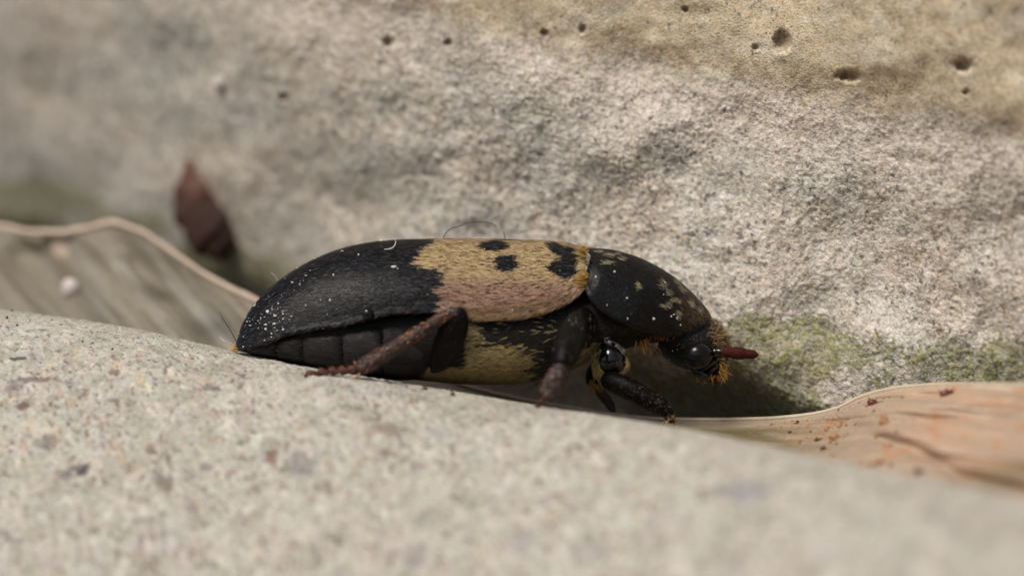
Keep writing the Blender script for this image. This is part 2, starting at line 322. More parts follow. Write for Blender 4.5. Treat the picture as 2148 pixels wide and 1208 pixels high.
def stone_z(px_, y_):
    d = np.interp(px_, px, yr) - y_; dr = np.where(d > 0, soft(d, .22, .06, .95), soft(-d, .09, .03, 1.8))
    return np.interp(px_, px, zr) + dr * 1000

# ------------------------------------------------------------------ the dry leaf in the crevice
n_u, n_v = 760, 150
lp = np.linspace(-420, 2560, n_u)
EX = [-420, -150, 0, 60, 130, 190, 235, 290, 350, 420, 470, 535, 750, 1000, 1200, 1400, 1500, 1600, 1700, 1755, 1800, 1850, 1900, 2000, 2148, 2560]
EZ = [440, 455, 479, 491, 493, 482, 473, 488, 526, 574, 603, 634, 722, 818, 858, 881, 882, 880, 871, 858, 836, 821, 813, 808, 808, 790]
EY = [1.2, .95, .82, .78, .74, .71, .69, .66, .61, .55, .50, .45, .32, .20, .12, .05, .02, .00, -.03, -.06, -.08, -.12, -.16, -.26, -.44, -1.1]
ez, ey = pch(EX, EZ, lp), pch(EX, EY, lp)
hh = np.interp(lp, RX, RZ) - ez + 130                       # how far down the front face goes (px), past the stone's rim
by = np.interp(lp, RX, RY) + .13                            # depth at its foot, just behind the stone's crown
v = np.linspace(0, 1, n_v) ** 1.3
VV, LP = np.meshgrid(v, lp)
PYl = ez[:, None] + VV * hh[:, None]; k = VV
Yl = ey[:, None] * (1 - k) + np.minimum(by, ey - .03)[:, None] * k
def ridge(pts, wdt, amp):                                   # a crease or fold along a line of picture points
    P = np.asarray(pts, float); c = np.interp(LP, P[:, 0], P[:, 1]); a = sm(P[0, 0] - 60, P[0, 0] + 60, LP) * sm(P[-1, 0] + 60, P[-1, 0] - 60, LP) if P[-1, 0] < 2400 else sm(P[0, 0] - 60, P[0, 0] + 60, LP)
    return amp * a * np.exp(-((PYl - c) / wdt) ** 2)
left = sm(900, 500, LP); right = sm(1350, 1700, LP)
run = (LP * .75 - PYl * .66)                                # veins on the left run down to the right
dl = left * (.075 * fbm(run / 75, (LP + PYl) / 700, 3, 131) + .010 * np.sin(run / 16 + 2 * fbm(LP / 200, PYl / 200, 2, 133)))
dl += left * (-.10 * np.exp(-((LP - 95) / 95) ** 2 - ((PYl - 545) / 42) ** 2) + .05 * np.exp(-((LP - 235) / 75) ** 2 - ((PYl - 520) / 40) ** 2) - .035 * np.exp(-((LP - 150) / 60) ** 2 - ((PYl - 620) / 40) ** 2))
alo = PYl - (ez[:, None] * .55 + .45 * np.interp(LP, RX, RZ))  # the fibres on the right run along it
dr_ = right * (.020 * fbm(LP / 420, alo / 20, 3, 141) + .012 * fbm(LP / 200, alo / 60, 3, 143))
dr_ += ridge([(1720, 876), (1850, 862), (1950, 850), (2050, 838), (2148, 834), (2600, 830)], 17, .040) + ridge([(1760, 850), (1900, 836), (2000, 824), (2148, 818), (2600, 812)], 9, -.022)
dr_ += ridge([(1820, 915), (1900, 935), (1960, 962), (2010, 1000), (2148, 1030), (2600, 1060)], 16, -.055) + ridge([(1850, 900), (1950, 925), (2050, 955), (2148, 960), (2600, 965)], 26, .045) + ridge([(1900, 985), (2020, 1030), (2148, 1050), (2600, 1080)], 22, .035)
dr_ += ridge([(1900, 890), (2000, 880), (2148, 872), (2600, 860)], 10, -.020)
Yl = Yl - (dl + 1.1 * dr_) * sm(0, .05, VV)
Gf = W(LP, PYl, Yl)
rr = .0065 + (.0060 + .0045 * fbm(lp / 45, lp * 0 + .3, 3, 171)[:, None]) * left[:, :1]                              # rounded rim
th = np.linspace(np.pi, 0.25, 12)[None]
ctr = W(lp, ez, ey)
rim = np.stack([ctr[:, None, 0] + 0 * th, ctr[:, None, 1] - np.cos(th) * -rr * -1 * -1 + 0, ctr[:, None, 2] + np.sin(th) * rr], -1)
rim[..., 1] = ctr[:, None, 1] - np.cos(th) * rr
rim = rim[:, ::1]
back = np.stack([W(lp, ez + hh * kk, ey + rr[:, 0] + .01 * kk) for kk in (1.0, .6, .3, .12, .04)], 1)
Gl = np.concatenate([back, rim, Gf[:, 2:]], 1); nb = back.shape[1] + rim.shape[1]
Cl = np.broadcast_to([.235, .205, .155], LP.shape + (3,)).copy()
Cl = mixc(Cl, left * sm(-.2, .4, fbm(run / 60, LP / 500, 4, 151)) * .8, [.125, .11, .08]); Cl = mixc(Cl, left * sm(0, .4, fbm(run / 40, LP / 300, 4, 152)) * .5, [.34, .325, .30])
Cl = mixc(Cl, left * .8 * np.exp(-((LP - 335) / 42) ** 2 - ((PYl - 616 - .35 * (LP - 335)) / 15) ** 2), [.07, .06, .045]); Cl = mixc(Cl, left * np.exp(-((LP - 440) / 60) ** 2 - ((PYl - 690) / 25) ** 2) * .8, [.10, .10, .08])
Cl = mixc(Cl, sm(620, 1000, LP) * sm(1560, 1400, LP) * .5, [.30, .26, .19])
Cl = mixc(Cl, right * .9, [.42, .315, .23]); Cl = mixc(Cl, sm(1750, 2050, LP) * sm(-.25, .35, fbm(LP / 260, alo / 26, 4, 161)) * .8, [.55, .345, .23])
Cl = mixc(Cl, sm(1650, 2000, LP) * sm(.0, .4, fbm(LP / 200 + 3, alo / 18, 4, 163)) * .6, [.62, .49, .38])
Cl = mixc(Cl, sm(1600, 1800, LP) * sm(.22, .42, fbm(LP / 45, PYl / 30, 3, 165)) * .6, [.48, .22, .10])
gz = np.exp(-((LP - 1530) / 190) ** 2) * sm(-6, 8, PYl - (ez[:, None] + 16)) * sm(-.6, .15, fbm(LP / 90, alo / 11, 4, 167)) + .8 * np.exp(-((LP - 2120) / 90) ** 2 - ((PYl - 1000) / 26) ** 2)
Cl = mixc(Cl, np.clip(gz, 0, 1) * .85, [.11, .095, .03])
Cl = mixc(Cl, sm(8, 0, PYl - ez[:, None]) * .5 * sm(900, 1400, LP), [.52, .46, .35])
Cr = np.broadcast_to([.56, .45, .36], (n_u, nb, 3)); Cr = Cr * (1 - right[:, :1, None]) + np.array([.54, .46, .35]) * right[:, :1, None]
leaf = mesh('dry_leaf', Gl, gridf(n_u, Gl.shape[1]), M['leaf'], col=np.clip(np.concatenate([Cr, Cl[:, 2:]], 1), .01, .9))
tag(leaf, 'long dry curled leaf, grey to peach, wedged in the crevice behind the pale stone', 'leaf')
def leaf_pt(p, q):
    i = int(np.clip(np.searchsorted(lp, p), 1, n_u - 1)); j = int(np.clip(np.searchsorted(PYl[i], q), 1, n_v - 1))
    return Gf[i, j]

# ------------------------------------------------------------------ the beetle
ROLL = math.radians(6)
beetle = bpy.data.objects.new('beetle', None); COL.objects.link(beetle); beetle.rotation_euler = (ROLL, 0, 0); beetle.location = (0, 0, -.2)
beetle.empty_display_size = .1
tag(beetle, 'black beetle with a tan dark-spotted band across its wing cases, standing on the pale stone', 'beetle')
RM = np.array([[1, 0, 0], [0, math.cos(ROLL), -math.sin(ROLL)], [0, math.sin(ROLL), math.cos(ROLL)]])
def L(P): return (np.asarray(P, float) - [0, 0, -.2]) @ RM               # world -> beetle
def wl(P): return np.asarray(P) @ RM.T + [0, 0, -.2]
def B(px_, py_, y_): return L(W(px_, py_, .87 * np.asarray(y_, float)))
def pic(P):                                                              # beetle -> picture position
    Q = wl(P); s = 1 + Q[..., 1] / DIST; return Q[..., 0] / s * 1000 + 1074, 604 - Q[..., 2] / s * 1000
def pts(rows): return [list(B(r[0], r[1], r[2])) + list(r[3:]) for r in rows]

# wing cases
EWX = [499, 503, 515, 545, 580, 620, 660, 700, 750, 800, 900, 1000, 1100, 1180, 1229]
EW = [.004, .035, .068, .105, .130, .150, .166, .178, .190, .197, .204, .201, .190, .172, .155]
ETX = [499, 503, 515, 545, 580, 620, 660, 700, 750, 800, 850, 950, 1100, 1160, 1200, 1229]
ET = [724, 700, 666, 622, 590, 562, 541, 525, 512, 505, 502, 500, 502, 505, 511, 521]
EMX = [499, 503, 515, 545, 576, 607, 660, 717, 764, 820, 900, 950, 985, 1010, 1060, 1100, 1150, 1197, 1229]
EM = [729, 731, 731, 724, 714, 701, 691, 683, 673, 660, 655, 656, 667, 672, 671, 666, 654, 632, 606]
nu, nv = 360, 124
ex = 499 + 730 * np.linspace(0, 1, nu) ** 1.55
ew, et, em = pch(EWX, EW, ex), pch(ETX, ET, ex), pch(EMX, EM, ex)
near = B(ex, em, -ew); top = B(ex, et, 0 * ex)
AM = math.radians(68); a = np.linspace(0, 1, nv) * AM
yy = near[:, 1:2] * (np.sin(a) / math.sin(AM))[None]
zz = near[:, 2:3] + (top[:, 2:3] - near[:, 2:3]) * ((np.cos(a) - math.cos(AM)) / (1 - math.cos(AM)))[None]
Ge = np.stack([near[:, 0:1] + 0 * yy, yy, zz], -1)
fl = .002 * np.exp(-((np.linspace(0, 1, nv) - .985) / .02) ** 2)[None, :, None]       # a fine bead along the margin
Ge = Ge + np.concatenate([0 * fl, -fl, 0 * fl], -1)
inner = Ge * [1, .93, 1] + [0, 0, -.004]
N0 = np.cross(np.gradient(Ge, axis=0), np.gradient(Ge, axis=1)); N0 /= np.linalg.norm(N0, axis=2)[..., None] + 1e-9; N0 *= np.sign((N0 * (Ge - [0, 0, .0])).sum(2).mean())
GS = Ge.copy()                                       # the smooth shell carries the hair; the outer skin is pitted
a1, a2, ac = worley((ex[:, None] + 0 * a[None]) / 8.5, (np.linspace(0, 1, nv)[None] + 0 * ex[:, None]) * 28, 301); Ge = Ge - N0 * (.0022 * np.clip(1 - a1 / .5, 0, 1) * sm(0, 8, np.arange(nu))[:, None] * sm(0, 4, np.arange(nv))[None])[..., None]
def band(P):
    """1 where the wing case is tan; worked on the side facing us, mirrored for the other"""
    Q = np.array(P); Q[..., 1] = -np.abs(Q[..., 1]); x, y = pic(Q)
    n1 = fbm(x / 26, y / 7, 3, 201) * 16; n2 = fbm(x / 14, y / 9, 3, 203)
    lb = np.interp(y, [495, 503, 508, 522, 544, 556, 562, 568, 595, 607, 640, 660], [940, 930, 921, 905, 884, 878, 890, 936, 940, 925, 928, 935])
    t = sm(-5, 5, x - lb + n1)
    def spot(cx, cy, rx, ry, sk=0): return sm(1.15, .85, np.hypot((x - cx) / rx, (y - cy - sk * (x - cx)) / ry) + .28 * n2)
    s = np.maximum.reduce([spot(1047, 518, 34, 11), spot(1074, 553, 26, 17), spot(1075, 503, 30, 3.0), spot(1190, 564, 29, 17, .1), spot(1183, 526, 24, 12, .45), spot(1204, 548, 17, 24)])
    return t * (1 - s), x, y
bd, bx, by_ = band(Ge)
skin = mixc(np.broadcast_to([.0075, .0074, .0082], bd.shape + (3,)).copy(), bd, [.20, .105, .075])
skin = mixc(skin, bd * sm(600, 555, by_), [.115, .062, .028])
skin = mixc(skin, sm(.972, .985, np.linspace(0, 1, nv))[None] * (1 - bd) * .8, [.022, .009, .008])
def shell(name, Gn, Gi, cs, mat, mirror=1):
    n, m = Gn.shape[:2]; A = np.concatenate([Gn, Gi[:, ::-1]], 1) * [1, mirror, 1]
    return mesh(name, A, gridf(n, 2 * m, True, flip=(mirror < 0)), mat, beetle, np.concatenate([cs, cs[:, ::-1]], 1))
def haircolor(n, c, var=.25): return np.asarray(c) * rng.uniform(1 - var, 1 + var, (n, 1)) * rng.uniform(.94, 1.06, (n, 3))
def wing_hair(mirror, part):
    Gm = GS; out_ = []
    P, N, T, uv = sample(Gm, 60000); N = np.where((N * (P - [P[:, 0].mean(), 0, -.05])).sum(1)[:, None] > 0, N, -N)
    b, x, y = band(P); b = b + .5 * rng.normal(0, .35, len(P)) * ((b > .02) & (b < .98)); r = rng.random(len(P))
    ep = y - np.interp(x, [950, 1010, 1100, 1180, 1226], [655, 645, 637, 617, 602])
    stk = fbm(x / 55, y / 4.2, 3, 207)
    dens = np.clip(.22 + .95 * sm(612, 558, y) + .5 * sm(-3, 5, ep), 0, 1) * np.clip(.72 + 1.25 * stk, .08, 1)
    kt = (b > .5) & (r < dens)
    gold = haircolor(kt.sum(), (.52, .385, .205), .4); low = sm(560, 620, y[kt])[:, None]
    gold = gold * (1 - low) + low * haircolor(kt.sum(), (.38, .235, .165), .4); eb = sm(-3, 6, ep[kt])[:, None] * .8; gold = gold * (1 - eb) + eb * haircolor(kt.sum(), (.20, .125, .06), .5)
    dkh = (rng.random(kt.sum()) < .16)[:, None]; gold = np.where(dkh, haircolor(kt.sum(), (.07, .04, .022), .4), gold)
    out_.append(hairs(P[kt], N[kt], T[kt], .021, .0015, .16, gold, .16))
    kd = (b <= .5) & (r < .62 - .47 * sm(590, 635, y) * sm(640, 720, x))
    out_.append(hairs(P[kd], N[kd], T[kd], .020, .0013, .20, np.where((rng.random(kd.sum()) < .10)[:, None], haircolor(kd.sum(), (.075, .075, .082), .5), haircolor(kd.sum(), (.013, .013, .015), .7)), .22))
    V = np.concatenate([o[0] for o in out_]) * [1, mirror, 1]; Fq, Ft, o0 = [], [], 0
    for o in out_:
        Fq.append(o[1][0] + o0); Ft.append(o[1][1] + o0); o0 += len(o[0])
    h = mesh('hair', V, [np.concatenate(Fq), np.concatenate(Ft)], M['hair'], part, np.concatenate([o[2] for o in out_]), smooth=False); h['kind'] = 'stuff'
wing = shell('wing_case', Ge, inner, skin, M['cuticle']); wing['label'] = 'black wing case with tan band and dark spots'
wing_hair(1, wing)
wing2 = shell('wing_case', Ge, inner, skin, M['cuticle'], -1); wing_hair(-1, wing2)

# thorax and abdomen core
def side_loft(xs, top_, bot, wid, mat, name, colf, ex_=.8, nseg=60, m=56, parent=beetle, n=None):
    n = n or nseg; s = np.linspace(xs[0], xs[-1], n)
    t, b, wv = pch(xs, top_, s), pch(xs, bot, s), pch(xs, wid, s)
    c = np.linspace(0, 2 * np.pi, m, endpoint=False); cz, cy = np.cos(c), np.sin(c)
    pw = lambda v, e: np.sign(v) * np.abs(v) ** e
    mz = (t + b) / 2; hz = (b - t) / 2
    R = B(s[:, None] + 0 * c[None], mz[:, None] - hz[:, None] * pw(cz, ex_)[None], -wv[:, None] * pw(cy, ex_)[None])
    V, F = loft(R); return mesh(name, V, F, mat, parent, colf(V)), R
def bodycol(V):
    x, y = pic(V); c = np.broadcast_to([.010, .009, .008], (len(V), 3)).copy()
    k = sm(975, 990, x) * sm(1150, 1090, x) * sm(722, 745, y); return mixc(c, k, [.075, .056, .024])
body, Rb = side_loft([503, 545, 600, 700, 800, 900, 980, 1060, 1120, 1180, 1240, 1300, 1350, 1400], [724, 695, 660, 640, 620, 610, 605, 600, 600, 600, 600, 620, 640, 665],
    [736, 747, 758, 778, 792, 799, 805, 806, 800, 784, 758, 735, 722, 716], [.02, .085, .122, .158, .172, .180, .186, .180, .172, .158, .145, .130, .115, .085], M['belly'], 'body', bodycol, .78, 110, 72)
# overlapping belly plates, each its own piece
cuts = [520, 580, 636, 719, 803, 900]
def segcol(i, x0, x1):
    def f(V):
        x, y = pic(V); k = (x - x0) / (x1 - x0)
        c = np.broadcast_to([.024, .022, .0225], (len(V), 3)).copy()
        mk = np.exp(-((x - (x0 + .86 * (x1 - x0))) / 24) ** 2 - ((y - (np.interp(x, EMX, EM) + 14)) / 24) ** 2)
        return mixc(mixc(c, np.clip(mk * 1.6, 0, 1), [.004, .004, .004]), np.maximum(sm(x1 - 12, x1 - 5, x), sm(x0 + 5, x0 + 1, x)), [.004, .0035, .0035])
    return f
for i in range(5):
    x0, x1 = cuts[i], cuts[i + 1]; xs = np.linspace(x0 + .5, x1 - .5, 8); k = 1.01 - .035 * np.abs(np.linspace(-1, 1, 8)) ** 7
    t = np.interp(xs, EMX, EM) - 14; b = np.interp(xs, [505, 545, 600, 640, 700, 740, 800, 905], [737, 747, 759, 768, 780, 787, 794, 802]); wv = pch(EWX, EW, xs) - .014 - .016 * sm(790, 880, xs)
    seg, R = side_loft(xs, t, b + 1 - 5 * sm(830, 890, xs), wv * k, M['belly'], 'belly_plate', segcol(i, x0, x1), .74, 26, 72)
    P, N, T, uv = sample(R[:, :40], 1500); N = N * np.where((N * (P - P.mean(0))).sum(1) > 0, 1, -1)[:, None]
    h = hairs(P, N, T, .013, .0011, .10, haircolor(len(P), (.030, .027, .027), .6), .3)
    ho = mesh('hair', h[0], h[1], M['hair'], seg, h[2], smooth=False); ho['kind'] = 'stuff'

# golden fur of the breast plates
P, N, T, uv = sample(Rb, 110000); x, y = pic(P); ok = (P[:, 1] < 0) & (y > 640)
P, N, T, x, y = P[ok], N[ok], T[ok], x[ok], y[ok]; ctr_ = np.stack([P[:, 0], 0 * x, B(x, np.full_like(x, 700), 0 * x)[:, 2]], -1)
N = N * np.where((N * (P - ctr_)).sum(1) > 0, 1, -1)[:, None]
nn = fbm(x / 40, y / 16, 3, 221)
g1 = sm(984, 988, x) * sm(1140, 1085, x + 60 * nn) * sm(724, 744, y + 14 * nn)             # hind breast plate
g2 = sm(984, 986, x) * sm(1025, 990, x + 30 * nn) * sm(672, 684, y)                      # its rear strip
g3 = sm(886, 906, x) * sm(983, 979, x) * sm(766, 778, y)  # hind hip plate
g4 = .02 * sm(990, 1010, x) * sm(1200, 1150, x)
g5 = .45 * sm(1190, 1230, x) * sm(1290, 1240, x) * sm(700, 730, y + 20 * nn)
den = np.clip(np.maximum.reduce([g1, g2 * .8, g3, g4, g5]), 0, 1); k = rng.random(len(P)) < den
h1 = hairs(P[k], N[k], T[k], .017, .0013, .14, haircolor(k.sum(), (.37, .285, .135), .55), .2)
k2 = (~k) & (rng.random(len(P)) < .10) & (x > 900)
h2 = hairs(P[k2], N[k2], T[k2], .015, .0012, .15, haircolor(k2.sum(), (.03, .027, .023), .6), .35)
V = np.r_[h1[0], h2[0]]; o0 = len(h1[0])
ho = mesh('hair', V, [np.r_[h1[1][0], h2[1][0] + o0], np.r_[h1[1][1], h2[1][1] + o0]], M['hair'], body, np.r_[h1[2], h2[2]], smooth=False); ho['kind'] = 'stuff'

# pronotum (neck shield)
n, m = 200, 130; s = np.linspace(0, 1, n)
dl_ = crom([(1229, 519, 0), (1270, 521, 0), (1320, 532, 0), (1370, 553, 0), (1410, 577, 0), (1450, 611, 0), (1480, 644, 0), (1493, 663, 0)], n)
ll = crom([(1227, 604, 0), (1240, 631, 0), (1268, 656, 0), (1310, 677, 0), (1350, 691, 0), (1390, 700, 0), (1428, 702, 0)], n)
lw = pch([0, .15, .45, .75, 1], [.156, .178, .180, .148, .108], s)
lat = B(ll[:, 0], ll[:, 1], -lw); dor = B(dl_[:, 0], dl_[:, 1], 0 * s); t = np.linspace(0, 1, m); a = t * np.pi / 2
ca, sa = np.cos(a)[None] ** .95, np.sin(a)[None] ** .95
Gp = np.stack([lat[:, :1] + (dor[:, :1] - lat[:, :1]) * ca, lat[:, 1:2] * sa, lat[:, 2:] + (dor[:, 2:] - lat[:, 2:]) * ca], -1)
Gp[..., 0] += .014 * np.sin(np.pi * t)[None] * (1 - s[:, None]) ** 3
Gp[..., 1] -= .002 * np.exp(-((t - .975) / .02) ** 2)[None]
Gpi = Gp * [1, .93, 1] + [0, 0, -.006]
N0 = np.cross(np.gradient(Gp, axis=0), np.gradient(Gp, axis=1)); N0 /= np.linalg.norm(N0, axis=2)[..., None] + 1e-9; N0 *= np.sign((N0 * (Gp - [Gp[..., 0].mean(), 0, -.1])).sum(2).mean())
a1, a2, ac = worley(s[:, None] * 48 + 0 * t[None], t[None] * 34 + 0 * s[:, None], 311); GPS = Gp.copy(); Gp = Gp - N0 * (.0020 * np.clip(1 - a1 / .5, 0, 1) * sm(0, 5, np.arange(n))[:, None] * sm(0, 6, np.arange(m))[None])[..., None]
pc = np.broadcast_to([.0075, .0075, .0088], (n, m, 3)).copy(); pc = mixc(pc, (sm(.97, .99, t)[None] + 0 * s[:, None]) * .7, [.035, .016, .012])
def pron_hair(mirror, part):
    P, N, T, uv = sample(GPS, 15000); N = np.where((N * (P - [np.mean(P[:, 0]), 0, 0])).sum(1)[:, None] > 0, N, -N)
    x, y = pic(P); n2 = fbm(x / 16, y / 9, 3, 231); r = rng.random(len(P))
    spots = [(1290, 536, 24, 5), (1262, 528, 14, 4), (1280, 551, 16, 5), (1396, 597, 11, 12), (1410, 617, 7, 9), (1346, 602, 8, 9), (1405, 643, 11, 8), (1440, 612, 9, 8), (1424, 632, 9, 9), (1455, 640, 8, 9), (1430, 660, 6, 10), (1474, 655, 7, 9), (1310, 545, 12, 5), (1425, 596, 9, 6)]
    q = np.min([np.hypot((x - c[0]) / c[2], (y - c[1]) / c[3]) for c in spots], 0) + .9 * n2
    k = (q < .80) & (r < .34); h1 = hairs(P[k], N[k], T[k], .014, .0014, .12, haircolor(k.sum(), (.28, .245, .155), .5), .3)
    k2 = (~k) & (r < .40); fr = sm(1400, 1490, x[k2])[:, None]
    h2 = hairs(P[k2], N[k2], T[k2], .013, .0011, .10, haircolor(k2.sum(), (.011, .011, .012), .6) * (1 - fr) + fr * haircolor(k2.sum(), (.11, .075, .04), .8), .4)
    V = np.r_[h1[0], h2[0]] * [1, mirror, 1]; o = len(h1[0])
    hh_ = mesh('hair', V, [np.r_[h1[1][0], h2[1][0] + o], np.r_[h1[1][1], h2[1][1] + o]], M['hair'], part, np.r_[h1[2], h2[2]], smooth=False); hh_['kind'] = 'stuff'
Gfull = np.concatenate([(Gp * [1, -1, 1])[:, :0:-1], Gp], 1); Gifull = np.concatenate([(Gpi * [1, -1, 1])[:, :0:-1], Gpi], 1); pcf = np.concatenate([pc[:, :0:-1], pc], 1)
pron = shell('pronotum', Gfull, Gifull, pcf, M['pron']); pron['label'] = 'black punctured neck shield with pale hair flecks'
pron_hair(1, pron); pron_hair(-1, pron)

def tuft(name, part, px_, py_, y_, n, spread, direc, ln, wd, col, jit=.35, var=.3):
    """a brush of bristles around a point (picture spread in px), all leaning along direc (picture right, up, towards us)"""
    P = B(px_ + rng.normal(0, spread[0], n), py_ + rng.normal(0, spread[1], n), y_ + rng.normal(0, spread[2], n))
    d = np.array([direc[0], -direc[2], direc[1]], float); d /= np.linalg.norm(d); T = np.repeat(d[None], n, 0) + rng.normal(0, jit * .5, (n, 3))
    T /= np.linalg.norm(T, axis=1)[:, None]; N = np.cross(T, rng.normal(0, .3, (n, 3)) + [0, -.2, 1]); N = np.cross(N, T); N /= np.linalg.norm(N, axis=1)[:, None]
    N = np.where(np.abs(N[:, 1:2]) > .2, N, N + [0, -1, 0]); N /= np.linalg.norm(N, axis=1)[:, None]
    h = hairs(P, N, T, ln, wd, .1, haircolor(n, col, var), .1); o = mesh(name, h[0], h[1], M['hair'], part, h[2], smooth=False); o['kind'] = 'stuff'; return o
tuft('fringe', pron, 1231, 538, -.085, 130, (3, 11, .015), (-1, .10, .25), .022, .0018, (.30, .185, .055))
tuft('fringe', pron, 1232, 588, -.150, 90, (2, 8, .004), (-1, .0, .25), .026, .0020, (.40, .235, .06))
tuft('fringe', pron, 1232, 522, -.010, 60, (4, 2.0, .02), (-1, .08, .1), .020, .0018, (.46, .29, .09))

# head
HS = np.array([(1388, 695, .042, .070), (1414, 702, .055, .088), (1442, 711, .061, .098), (1468, 725, .059, .098), (1487, 741, .049, .086), (1498, 757, .036, .066), (1503, 770, .022, .046), (1505, 779, .010, .022)])
n, m = 60, 44; C_ = crom(np.c_[HS[:, 0] / 1000, HS[:, 1] / 1000, 0 * HS[:, 0], HS[:, 2:]], n); T = np.gradient(C_[:, :2], axis=0); T /= np.linalg.norm(T, axis=1)[:, None]
c = np.linspace(0, 2 * np.pi, m, endpoint=False)
hx = C_[:, 0:1] * 1000 + T[:, 1:2] * np.cos(c) * C_[:, 3:4] * 1000; hy = C_[:, 1:2] * 1000 - T[:, 0:1] * np.cos(c) * C_[:, 3:4] * 1000
Rh = B(hx, hy, -np.sin(c)[None] * C_[:, 4:5]); V, F = loft(Rh)
head = mesh('head', V, F, M['pron'], beetle, np.broadcast_to([.0075, .007, .0075], (len(V), 3)))
P, N, T_, uv = sample(Rh, 9000); x, y = pic(P); N = N * np.where((N * (P - B(1455, 725, 0))).sum(1) > 0, 1, -1)[:, None]; ok = P[:, 1] < .06
nn = fbm(x / 14, y / 14, 3, 241); gz = sm(1478, 1500, x + 20 * nn) * sm(760, 735, y) * .3 + .25 * sm(735, 760, y) * sm(1450, 1420, x) + .06
k = ok & (rng.random(len(P)) < gz) & (np.hypot((x - 1461) / 32, (y - 736) / 30) > 1); colr = np.where(sm(1470, 1500, x[k])[:, None] > .5, haircolor(k.sum(), (.20, .12, .05), .7), haircolor(k.sum(), (.12, .10, .05), .6))
h = hairs(P[k], N[k], -T_[k] * .6 + [0, 0, .5], .013, .0013, .14, colr, .4); ho = mesh('hair', h[0], h[1], M['hair'], head, h[2], smooth=False); ho['kind'] = 'stuff'
for sgn in (-1, 1):
    V, F = blob(B(1461, 736, 0.0) + [0, sgn * .083, 0], (.0305, .026, .0285), 30, 40); mesh('eye', V, F, M['eye'], head)
# mouth: shiny lip, jaw, feelers and orange brush
V, F = tube(pts([(1472, 776, -.070, .002, .004), (1482, 769, -.074, .0055, .010), (1496, 759, -.072, .0065, .012), (1507, 751, -.062, .0025, .006)]), 24, 14); mesh('lip', V, F, M['gloss'], head)
V, F = tube(pts([(1484, 782, -.058, .003), (1494, 775, -.063, .0062), (1504, 766, -.060, .0062), (1512, 760, -.048, .003)]), 22, 14); mesh('lip', V, F, M['gloss'], head)
V, F = tube(pts([(1448, 764, -.062, .004), (1463, 779, -.060, .011), (1480, 788, -.052, .012), (1497, 788, -.040, .009), (1508, 781, -.03, .003)]), 26, 16, bump=.2, seed=3); mesh('jaw', V, F, M['gloss'], head)
V, F = tube(pts([(1484, 786, -.055, .004), (1492, 795, -.058, .006), (1500, 800, -.057, .005), (1504, 804, -.056, .002)]), 18, 12); mesh('palp', V, F, M['club'], head)
V, F = tube(pts([(1504, 782, -.05, .004), (1512, 790, -.052, .006), (1518, 794, -.052, .002)]), 18, 12); mesh('palp', V, F, M['club'], head)
tuft('brush', head, 1512, 764, -.045, 130, (3, 6, .012), (.75, -.55, .3), .015, .0020, (.50, .28, .07), .6)
tuft('brush', head, 1490, 788, -.045, 130, (12, 3, .012), (.15, -1, .25), .013, .0020, (.42, .20, .045), .6)
tuft('brush', head, 1512, 783, -.045, 70, (5, 4, .01), (.6, -.8, .3), .017, .0020, (.50, .28, .07), .6)
ant = mesh('antenna', *tube(pts([(1494, 743, -.088, .003), (1500, 738, -.092, .009), (1507, 737, -.095, .007), (1514, 738, -.096, .009), (1520, 738, -.097, .007), (1527, 739, -.097, .006)]), 30, 14), M['gloss'], beetle)
for x0, x1, r in ((1512, 1552, .0115), (1526, 1573, .0135), (1550, 1591, .0105)):
    y0 = 738 + (x0 - 1520) * .09; y1 = 738 + (x1 - 1520) * .09; q = lambda f: (x0 + (x1 - x0) * f, y0 + (y1 - y0) * f, -.097)
    V, F = tube(pts([(*q(0), .004), (*q(.12), r * .8), (*q(.45), r), (*q(.75), r * .85), (*q(.92), r * .5), (*q(1), .002)]), 26, 18, bump=.06, seed=x0); mesh('club_segment', V, F, M['club'], ant)
# neck skirt under the shield
tuft('fringe', body, 1348, 716, -.085, 60, (6, 4, .01), (.35, -.9, .2), .024, .0026, (.40, .20, .045), .5)
tuft('fringe', body, 1385, 704, -.095, 50, (14, 3, .008), (.3, -.9, .2), .012, .0022, (.22, .11, .03), .6)

# legs
def leg(label):
    e = bpy.data.objects.new('leg', None); COL.objects.link(e); e.parent = beetle; e.empty_display_size = .03
    if label: e['label'] = label
    return e
def limb(name, lg, rows, mat, n=40, m=20, bump=.05, seed=0): return mesh(name, *tube(pts(rows), n, m, bump=bump, seed=seed), mat, lg)
def bristles(part, rows, n, ln, wd, col, var=.4, lift=.5, jit=.5):
    C = crom(pts(rows), 60); T = np.gradient(C[:, :3], axis=0); T /= np.linalg.norm(T, axis=1)[:, None]
    i = rng.integers(3, 57, n); N = rng.normal(0, 1, (n, 3)); N -= (N * T[i]).sum(1)[:, None] * T[i]; N /= np.linalg.norm(N, axis=1)[:, None]; N[:, 1] = -np.abs(N[:, 1])
    h = hairs(C[i, :3] + N * C[i, 3:4] * .95, N, T[i], ln, wd, lift, haircolor(n, col, var), jit); o = mesh('hair', h[0], h[1], M['hair'], part.parent, h[2], smooth=False); o['kind'] = 'stuff'
